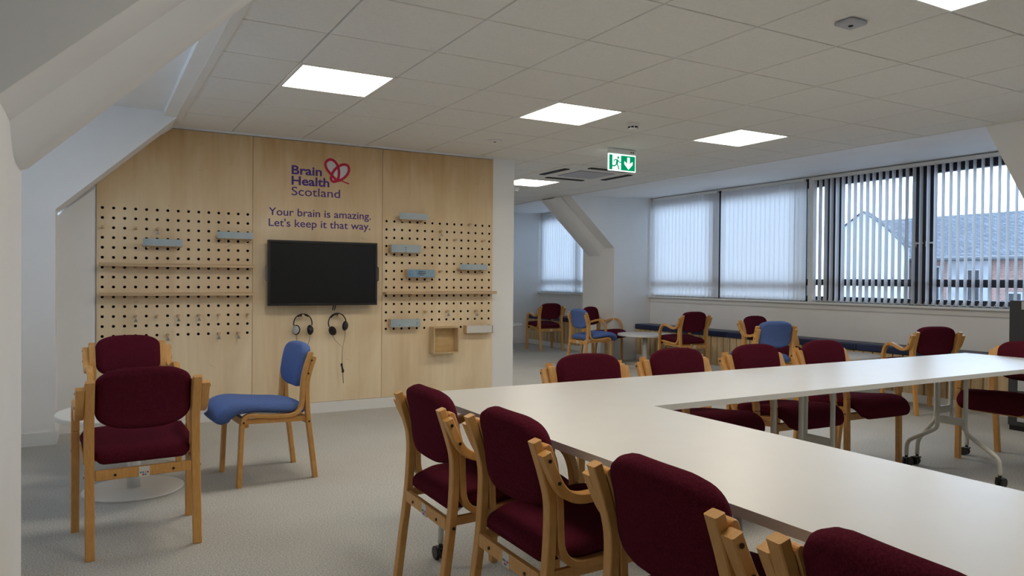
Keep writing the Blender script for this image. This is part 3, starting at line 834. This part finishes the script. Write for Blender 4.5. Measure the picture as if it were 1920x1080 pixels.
b = MB().tube([(.048, -.01, -.235), (.046, -.008, -.32), (.046, -.008, -.40)], .002, M_blackm, 5)
b.tube([(.052, -.008, -.46), (.055, -.008, -.52), (.058, -.008, -.565)], .0028, M_blackm, 5)
b.done('cable', parent=h2)
MB().sphere((.040, -.012, -.392), .013, M_black, (.9, .6, 1.2)).sphere((.052, -.012, -.45), .014, M_black, (.9, .6, 1.4)).cyl((.040, -.012, -.39), (.052, -.012, -.45), .009, M_black, 8).done('cable_bundle', parent=h2)

# ------------------------------------------------------------------ ceiling fittings
ex = empty('exit_sign', (4.45, 5.72, ZC), 0, 'hanging green and white running man exit sign with down arrow', 'exit sign')
MB().box((-.155, -.028, -.05), (.155, .028, -.002), M_dev, .006, 2).done('housing', parent=ex)
for xx in (.09, .115): MB().cyl((xx, -.0285, -.03), (xx, -.031, -.03), .007, M_blackm, 10).done('test_lamp', parent=ex)
bl = MB().box((-.165, -.006, -.213), (.165, .006, -.050), M_exitw, .001).done('sign_plate', parent=ex)
sg = MB(); y_ = -.0075
def rect(x0, x1, z0, z1, m, yy=y_): sg.faces([(x0, yy, z0), (x1, yy, z0), (x1, yy, z1), (x0, yy, z1)], [(0, 1, 2, 3)], m)
rect(-.015, .155, -.203, -.062, M_green); rect(-.155, -.118, -.203, -.062, M_green)
ax = .075
sg.faces([(ax-.016, y_-.001, -.075), (ax+.016, y_-.001, -.075), (ax+.016, y_-.001, -.135), (ax+.05, y_-.001, -.112), (ax+.05, y_-.001, -.142), (ax, y_-.001, -.192), (ax-.05, y_-.001, -.142), (ax-.05, y_-.001, -.112), (ax-.016, y_-.001, -.135)], [(0, 1, 2, 8), (2, 3, 4, 5), (5, 6, 7, 8), (2, 5, 8)], M_exitw)
def limb(pts, wd): ribbon(sg, pts, wd, M_green, y_-.001)
t_ = bmesh.new(); bmesh.ops.create_circle(t_, cap_ends=True, segments=12, radius=.012)
for v in t_.verts: v.co = Vector((-.05+v.co.x, y_-.001, -.085+v.co.y))
sg.merge(t_, M_green)
limb([(-.06, -.104), (-.066, -.145)], .024)
limb([(-.058, -.106), (-.09, -.108), (-.104, -.128)], .009); limb([(-.056, -.108), (-.034, -.128), (-.012, -.124)], .009)
limb([(-.068, -.142), (-.052, -.165), (-.042, -.198)], .013); limb([(-.068, -.142), (-.088, -.165), (-.125, -.166)], .012)
sg.done('pictogram', parent=bl, label='green running figure, door and white down arrow')

sd = empty('smoke_detector', (3.797, 4.74, ZC), 0, 'round white smoke detector on the ceiling left of the exit sign', 'smoke detector')
MB().lathe([(.05, 0), (.05, -.012), (.045, -.02), (.036, -.022), (.036, -.038), (.028, -.046), (.001, -.048)], (0, 0, 0), M_dev).done('body', parent=sd)
for k in range(8):
    a = k*PI/4; MB().box((-.010, -.003, -.037), (.010, .001, -.024), M_blackm).done('vent', parent=sd, loc=(.036*math.sin(a), -.036*math.cos(a), 0)).rotation_euler = (0, 0, a)
sp = empty('ceiling_speaker', (3.192, 5.961, ZC), 0, 'small flush round white ceiling fitting above the right pegboard', 'ceiling sensor')
MB().lathe([(.068, 0), (.066, -.008), (.03, -.014), (.001, -.015)], (0, 0, 0), M_dev).done('rim', parent=sp)
MB().cyl((0, 0, -.015), (0, 0, -.018), .012, M_blackm).done('lens', parent=sp)
MB().lathe([(.014, 0), (.012, -.01), (.001, -.012)], (0, 0, 0), M_dev, 12).done('sprinkler_cap', label='tiny white ceiling cap above the slogan wall', cat='ceiling cap', loc=(2.589, 5.961, ZC))
ap = empty('motion_sensor', (3.192, 2.333, ZC), 0, 'small square pale grey sensor box on the ceiling near the top right', 'sensor')
MB().box((-.062, -.052, -.022), (.062, .052, -.0), M_devgrey, .012, 3).done('case', parent=ap)
MB().sphere((0, 0, -.021), .013, M_blackm, (1, 1, .5)).done('lens', parent=ap)
fl = empty('smoke_detector', (5.1, 8.889, ZC), 0, 'tiny distant detector on the ceiling beyond the wall end', 'smoke detector')
MB().lathe([(.05, 0), (.05, -.015), (.036, -.03), (.034, -.044), (.001, -.046)], (0, 0, 0), M_dev).done('body', parent=fl)
MB().lathe([(.037, -.026), (.037, -.033)], (0, 0, 0), M_blackm).done('vent_ring', parent=fl)

ac = empty('air_conditioning_cassette', (5.13, 7.28, ZC), 0, 'square white ceiling air conditioning cassette behind the exit sign', 'air conditioner')
MB().box((-.57, -.57, -.006), (.57, .57, -.001), M_tile, .002).done('fascia', parent=ac)
MB().box((-.245, -.245, -.016), (.245, .245, -.006), M_devgrey, .004).done('grille', parent=ac)
for k in range(4):
    MB().box((-.27, -.485, -.0145), (.27, -.415, -.0061), M_blackm).done('air_slot', parent=ac).rotation_euler = (0, 0, k*PI/2)

# ------------------------------------------------------------------ upholstered pads
def loft(pts, wf, tf, m, N=10, crown=.15, bend=0.0, ns=34):
    """pts: (y,z) path; wf(s,L), tf(s,L): half width and half thickness"""
    P = smooth(pts, 8)
    D = [0.0]
    for i in range(1, len(P)): D.append(D[-1]+(P[i]-P[i-1]).length)
    Ltot = D[-1]
    ss = [Ltot*(0.5-0.5*math.cos(PI*i/ns)) for i in range(ns+1)]
    def at(s):
        for i in range(1, len(P)):
            if D[i] >= s or i == len(P)-1:
                t = (s-D[i-1])/max(D[i]-D[i-1], 1e-9); return P[i-1].lerp(P[i], t), (P[i]-P[i-1]).normalized()
    b = MB(); vs = []
    xs = [-1, -.92, -.78, -.5, -.25, 0, .25, .5, .78, .92, 1]
    for s in ss:
        e = min(max(s, 1e-4), Ltot-1e-4)
        p, d = at(e); nn = Vector((-d.y, d.x)); w_ = wf(e, Ltot); t_ = tf(e, Ltot)
        ring = []
        for u in xs: ring.append((u, 1))
        for u in reversed(xs): ring.append((u, -1))
        for (u, sg_) in ring:
            x = u*w_; ed = w_-abs(x); rad = min(.026, w_*.6)
            k = math.sqrt(max(0, 1-((rad-ed)/rad)**2)) if ed < rad else 1.0
            k = max(k, .16)
            th = t_*k*(1+crown*(1-u*u)) if sg_ > 0 else t_*k
            q = p + nn*th*sg_
            vs.append((x, q.x + bend*x*x, q.y))
    K = 2*len(xs)
    fs = []
    for i in range(len(ss)-1):
        for k in range(K): fs.append((i*K+k, i*K+(k+1) % K, (i+1)*K+(k+1) % K, (i+1)*K+k))
    fs += [tuple(range(K-1, -1, -1)), tuple((len(ss)-1)*K+k for k in range(K))]
    b.faces(vs, fs, m, True)
    return b
def end_round(s, L, r):
    e = min(s, L-s)
    return math.sqrt(max(.02, 1-((r-e)/r)**2)) if e < r else 1.0
def seat_mesh(m):
    pts = [(.048, .412), (.10, .436), (.25, .450), (.39, .465), (.47, .463), (.522, .441), (.548, .400), (.552, .374)]
    def wf(s, L):
        base = .195 + .042*(lambda q: q*q*(3-2*q))(min(1, max(0, (s-.03)/.10))); e = L-s; r = .09
        if s < .03: base -= .02*(1-s/.03)
        if e < r: base = base - r*.75 + .75*math.sqrt(max(0, r*r-(r-e)**2))
        return base
    def tf(s, L):
        return (.027+.008*min(1, max(0, (s-L*.55)/(L*.3))))*end_round(s, L, .030)
    return loft(pts, wf, tf, m, crown=.35)
def back_mesh(m):
    pts = [(.062, .553), (.064, .62), (.055, .70), (.040, .77), (.022, .836)]
    def wf(s, L):
        W = .200; e0 = s; e1 = L-s
        if e0 < .10: W *= max(0, 1-((.10-e0)/.10)**2.6)**(1/2.6)
        if e1 < .085: W *= max(0, 1-((.085-e1)/.085)**2.6)**(1/2.6)
        return max(W, .03)
    def tf(s, L): return .029*end_round(s, L, .03)
    return loft(pts, wf, tf, m, crown=.15, bend=.35)

REAR_A = [(0, 0), (.022, .18), (.045, .36), (.055, .49), (.055, .60), (.036, .68), (.013, .75), (.001, .785)]
REAR = [(0, 0), (.022, .18), (.045, .36), (.055, .49), (.055, .60), (.036, .68), (.010, .757)]
INNER = [(.028, .787), (.058, .705), (.078, .62), (.083, .53), (.088, .465), (.110, .425), (.155, .405), (.26, .408), (.38, .421)]
def common(t, fab, hw_=.22, rear=REAR):
    for s_ in (-1, 1):
        x0, x1 = sorted((s_*(hw_-.019), s_*(hw_+.019)))
        MB().strip(rear, .028, x0, x1, M_beech).done('leg', parent=t)
    seat_mesh(fab).done('seat', parent=t)
    back_mesh(fab).done('backrest', parent=t)
    MB().box((-hw_+.021, .030, .338), (hw_-.021, .052, .384), M_beech, .003).done('rear_rail', parent=t)
    MB().box((-hw_+.021, .40, .345), (hw_-.021, .425, .392), M_beech, .003).done('front_rail', parent=t)
    for s_ in (-1, 1):
        MB().prism([(.05, .358), (.43, .372), (.43, .402), (.05, .390)], 'x', s_*(hw_-.002), s_*(hw_-.018), M_beech).done('side_rail', parent=t)
    tg = MB().box((-.024, .0285, .337), (.020, .0299, .383), M_traywhite)
    cols = [M_red, M_devgrey, mat('dot_blue', (.05, .2, .5)), M_green_dot, M_logowhite, mat('dot_blue', (.05, .2, .5)), M_red]
    for k in range(7):
        r_, c_ = (0, k) if k < 4 else (1, k-4)
        x = .012-.0095*c_; z = .356-.0105*r_
        tg.box((x-.0033, .0275, z-.0033), (x+.0033, .0284, z+.0033), cols[k])
    tg.done('label_tag', parent=t, label='small white label with coloured dots')
M_green_dot = mat('dot_green', (.03, .25, .15))
def bolts(t, pts):
    b = MB()
    for p, d in pts: b.cyl(p, (p[0]+d[0], p[1]+d[1], p[2]+d[2]), .006, M_bolt, 8)
    b.done('bolt_caps', parent=t, kind='stuff')
BR = [((s_*.12, .0305, .358), (0, -.004, 0)) for s_ in (-1, 1)]
def side_chair(fab):
    t = empty('side_chair'); common(t, fab)
    for s_ in (-1, 1):
        x0, x1 = sorted((s_*.199, s_*.241))
        MB().strip(INNER + [(.415, .420), (.436, .405), (.445, .375)], .024, x0, x1, M_beech).done('side_frame', parent=t)
        MB().strip([(.445, .375), (.453, .20), (.462, 0)], .026, x0, x1, M_beech, sub=1).done('leg', parent=t)
    bolts(t, BR + [((s_*.2405, y, z), (s_*.002, 0, 0)) for s_ in (-1, 1) for y, z in ((.030, .735), (.052, .655), (.046, .357), (.440, .385))])
    return t
ARM = [(.012, .755), (.034, .705), (.060, .655), (.092, .625), (.14, .612), (.20, .617), (.27, .638), (.33, .650), (.385, .640), (.425, .605), (.447, .555), (.456, .50)]
def arm_chair(fab):
    t = empty('armchair'); common(t, fab, rear=REAR_A)
    for s_ in (-1, 1):
        x0, x1 = sorted((s_*.199, s_*.241)); a0, a1 = sorted((s_*.2395, s_*.276))
        MB().strip([(.034, .772)] + INNER[1:] + [(.436, .423)], .024, x0, x1, M_beech).done('side_frame', parent=t)
        MB().strip(ARM, .030, a0, a1, M_beech).done('armrest', parent=t)
        l0, l1 = sorted((s_*.2405, s_*.276))
        MB().strip([(.456, .50), (.460, .25), (.463, 0)], .030, l0, l1, M_beech, sub=1).done('leg', parent=t)
    bolts(t, BR + [((s_*.2775, y, z), (s_*.002, 0, 0)) for s_ in (-1, 1) for y, z in ((.020, .735), (.052, .668))] + [((s_*.2755, .458, .40), (s_*.002, 0, 0)) for s_ in (-1, 1)]
          + [((s_*.2405, .046, .357), (s_*.002, 0, 0)) for s_ in (-1, 1)])
    return t
pa = arm_chair(M_maroon); pb = side_chair(M_blue)
used = {'a': False, 'b': False}
def place(kind, x, y, deg, label, group):
    src = pa if kind == 'a' else pb
    if not used[kind]:
        used[kind] = True; src.location = (x, y, 0); src.rotation_euler = (0, 0, math.radians(deg))
        tag(src, label, 'chair', group); return src
    o = copy_tree(src, (x, y, 0), math.radians(deg), label, group); return o
G1, G2, G3 = 'chairs round the low table on the left', 'chairs along the near side of the meeting table', 'chairs on the far side of the meeting table'
G4 = 'chairs round the low tables by the windows'
place('a', .221, 3.741, 3.1, 'maroon armchair at the left, back to the camera, before the low round table', G1)
place('a', .230, 5.89, 184, 'maroon armchair behind the low round table, facing the camera below the left pegboard', G1)
place('b', 1.215, 4.872, 94, 'blue armless chair standing side-on below the headphones', G1)
place('a', 1.09, 2.643, -91, 'maroon armchair at the far left corner of the meeting table', G2)
place('a', 1.12, 2.05, -91, 'maroon armchair second along the near side of the table, its right armrest showing', G2)
place('a', 1.10, 1.31, -93, 'large maroon armchair in the bottom middle, third along the near side', G2)
place('a', 1.06, .712, -97, 'maroon armchair cut off at the bottom right corner, only its back top showing', G2)
place('a', 2.436, 3.458, 173, 'leftmost maroon armchair on the far side of the meeting table', G3)
place('a', 3.13, 3.51, 177, 'second maroon armchair from the left on the far side of the table', G3)
place('a', 3.81, 3.51, 178, 'third maroon armchair from the left, in front of the blue chair back', G3)
place('a', 4.52, 3.54, 178, 'fourth maroon armchair from the left on the far side, nearest the table corner', G3)
place('a', 5.868, 2.785, 91, 'maroon armchair at the right end of the table, cut by the picture edge', G3)
place('a', 7.03, 10.95, -3, 'distant maroon armchair with its back to the camera beside the far low table', G4)
place('a', 6.72, 9.45, 205, 'maroon armchair facing the room in front of the rafter pier', G4)
place('b', 6.03, 8.77, -91, 'blue armless chair with its back to the wall end, left of the middle low table', G4)
place('a', 7.05, 7.42, -4, 'maroon armchair with dark back right of the middle low table', G4)
place('a', 6.92, 6.35, 185, 'maroon armchair mostly hidden behind the blue chair back near the bench', G4)
place('b', 6.21, 5.34, -15, 'blue armless chair seen from behind, above the third table-side chair', G4)
place('a', 6.96, 4.10, -22, 'maroon armchair with dark back near the right window, its left armrest curling out', G4)
place('a', 5.2, 11.75, -80, 'distant maroon armchair almost hidden by the wall end, only its armrest showing', G4)

# ------------------------------------------------------------------ low round tables
def low_table():
    t = empty('low_round_table')
    MB().lathe([(.392, .442), (.40, .446), (.40, .466), (.397, .47), (.001, .47)], (0, 0, 0), M_white, 64).done('tabletop', parent=t)
    MB().cyl((0, 0, .012), (0, 0, .442), .036, M_white, 24).done('column', parent=t)
    MB().lathe([(.262, 0), (.27, .002), (.27, .009), (.262, .012), (.001, .016)], (0, 0, 0), M_white, 64).done('base', parent=t)
    MB().lathe([(.12, .430), (.12, .442)], (0, 0, 0), M_blackm, 24).done('top_plate', parent=t)
    return t
lt = low_table(); lt.location = (.225, 4.87, 0)
tag(lt, 'low white round table between the two maroon armchairs at the left', 'table', 'low white round tables')
copy_tree(lt, (7.055, 8.48, 0), .3, 'low white round table beside the blue chair, in front of the slatted bench')
copy_tree(lt, (6.25, 11.45, 0), .5, 'distant low white round table half hidden by the wall end')
copy_tree(lt, (7.05, 5.23, 0), .9, 'low white round table partly hidden behind the meeting table')

# ------------------------------------------------------------------ benches with slatted fronts
def bench(y0, y1, label):
    t = empty('window_bench', (7.65, (y0+y1)/2, 0), 0, label, 'bench', 'slatted benches under the windows')
    oy = (y0+y1)/2; h = (y1-y0)/2
    MB().box((-.16, -h+.02, 0), (.145, h-.02, .085), M_trim).done('plinth', parent=t)
    MB().box((-.13, -h+.0, .085), (.145, h-.0, .482), M_slat).done('carcass', parent=t)
    n = int((y1-y0)/.115); st = (y1-y0)/n; first = None
    for k in range(n):
        yy = -h+st*k
        if first is None: first = MB().box((-.152, .008, .075), (-.131, st-.009, .484), M_slat, .002).done('slat', parent=t, loc=(0, yy, 0))
        else: instance(first, t, (0, yy, 0))
    seg = max(1, round((y1-y0)/1.96)); sl = (y1-y0)/seg
    for k in range(seg):
        MB().box((-.175, -h+sl*k+.001, .485), (.145, -h+sl*(k+1)-.001, .565), M_navy, .016, 3).done('cushion', parent=t)
    return t
bench(3.40, 9.24, 'long slatted timber bench with navy cushion under the big window')
bench(10.11, 12.55, 'short distant slatted bench with navy cushion beyond the pier')

# ------------------------------------------------------------------ meeting tables
def leg_frame(parent, axis, c, cross):
    """axis 'x': frame spreads along Y at x=c ; axis 'y': spreads along X at y=c ; cross = centre across"""
    def P(u, z, off=0): return (c+off, cross+u, z) if axis == 'x' else (cross+u, c+off, z)
    t = MB()
    for s_ in (-1, 1):
        pts = [P(s_*.09, .70), P(s_*.09, .36), P(s_*.093, .315), P(s_*.115, .28), P(s_*.25, .20), P(s_*.285, .172), P(s_*.298, .135), P(s_*.30, .075)]
        t2 = MB().tube([Vector(p) for p in smooth(pts, 3)], .0135, M_legpaint, 10)
        lg = t2.done('leg', parent=parent)
        k = MB()
        w0 = P(s_*.30, .029, .012)
        for q in (-.014, .014):
            a = P(s_*.30+q-.009, .029, .016); b2 = P(s_*.30+q+.009, .029, .016)
            k.cyl(a, b2, .029, M_black, 20)
        k.cyl(P(s_*.30, .04), P(s_*.30, .085), .010, M_black, 8)
        k.box([v-d for v, d in zip(P(s_*.30, .055), (.02, .02, .006))], [v+d for v, d in zip(P(s_*.30, .055), (.02, .02, .006))], M_black, .004)
        k.done('caster', parent=lg)
    a = P(-.085, .335, -.006); b2 = P(.085, .385, .006)
    MB().box(a, b2, M_legpaint, .002).done('crossbar', parent=parent)
    a = P(-.20, .69, -.025); b2 = P(.20, .703, .025)
    MB().box(a, b2, M_legpaint, .002).done('top_bracket', parent=parent)
def mtable(x0, y0, x1, y1, axis, ends, label, cross):
    cx, cy_ = (x0+x1)/2, (y0+y1)/2
    t = empty('meeting_table', (cx, cy_, 0), 0, label, 'table', 'white flip-top tables pushed together')
    b = MB().box((x0-cx, y0-cy_, .7045), (x1-cx, y1-cy_, .7285), M_edge)
    b.box((x0-cx, y0-cy_, .7285), (x1-cx, y1-cy_, .730), M_white)
    b.done('tabletop', parent=t)
    for e in ends:
        if axis == 'x': leg_frame(t, 'x', e-cx, cross-cy_)
        else: leg_frame(t, 'y', e-cy_, cross-cx)
    if axis == 'x': MB().box((ends[0]-cx, -.02, .66), (ends[1]-cx, .02, .69), M_legpaint, .003).done('beam', parent=t)
    else: MB().box((-.02, ends[0]-cy_, .66), (.02, ends[1]-cy_, .69), M_legpaint, .003).done('beam', parent=t)
    return t
mtable(1.305, 1.66, 2.035, 3.15, 'y', (1.80, 3.02), 'white flip-top table at the left corner of the square, beside the first chairs', 1.66)
mtable(1.305, .16, 2.035, 1.66, 'y', (.32, 1.48), 'white flip-top table nearest the camera, along the bottom of the picture', 1.66)
mtable(2.035, 2.385, 3.43, 3.15, 'x', (2.15, 3.29), 'white flip-top table in the far side, in front of the leftmost far chairs', 2.76)
mtable(3.43, 2.385, 4.94, 3.15, 'x', (3.56, 4.85), 'white flip-top table in the far side, its casters showing at the right', 2.77)
t4 = mtable(4.94, 1.66, 5.68, 3.15, 'y', (1.80, 3.05), 'white flip-top table at the right end of the square', 5.24)
MB().prism([(-.30, .700), (.02, .700), (.02, .672), (-.02, .664), (-.12, .672)], 'y', -.18, -.12, M_blackm).done('flip_lever', parent=t4, label='black tapered lever under the tabletop')

# ------------------------------------------------------------------ dark unit at the right
un = empty('floor_unit', (6.94, 3.16, 0), 0, 'tall charcoal floor unit with light grey panels at the right edge', 'cabinet')
MB().box((-.10, -.27, .04), (.115, .27, 1.105), M_char, .006).done('body', parent=un)
MB().box((-.09, -.26, 0), (.105, .26, .04), M_blackm).done('foot', parent=un)
MB().box((-.112, -.27, 1.03), (-.1, .17, 1.10), M_panelgrey, .003).done('control_panel', parent=un)
MB().box((-.104, -.25, .62), (-.1, .15, 1.02), M_blackm).done('recess', parent=un)
for k in range(2): MB().box((-.112, -.26, .08+.26*k), (-.1, .19, .33+.26*k), M_panelgrey, .003).done('drawer_front', parent=un)
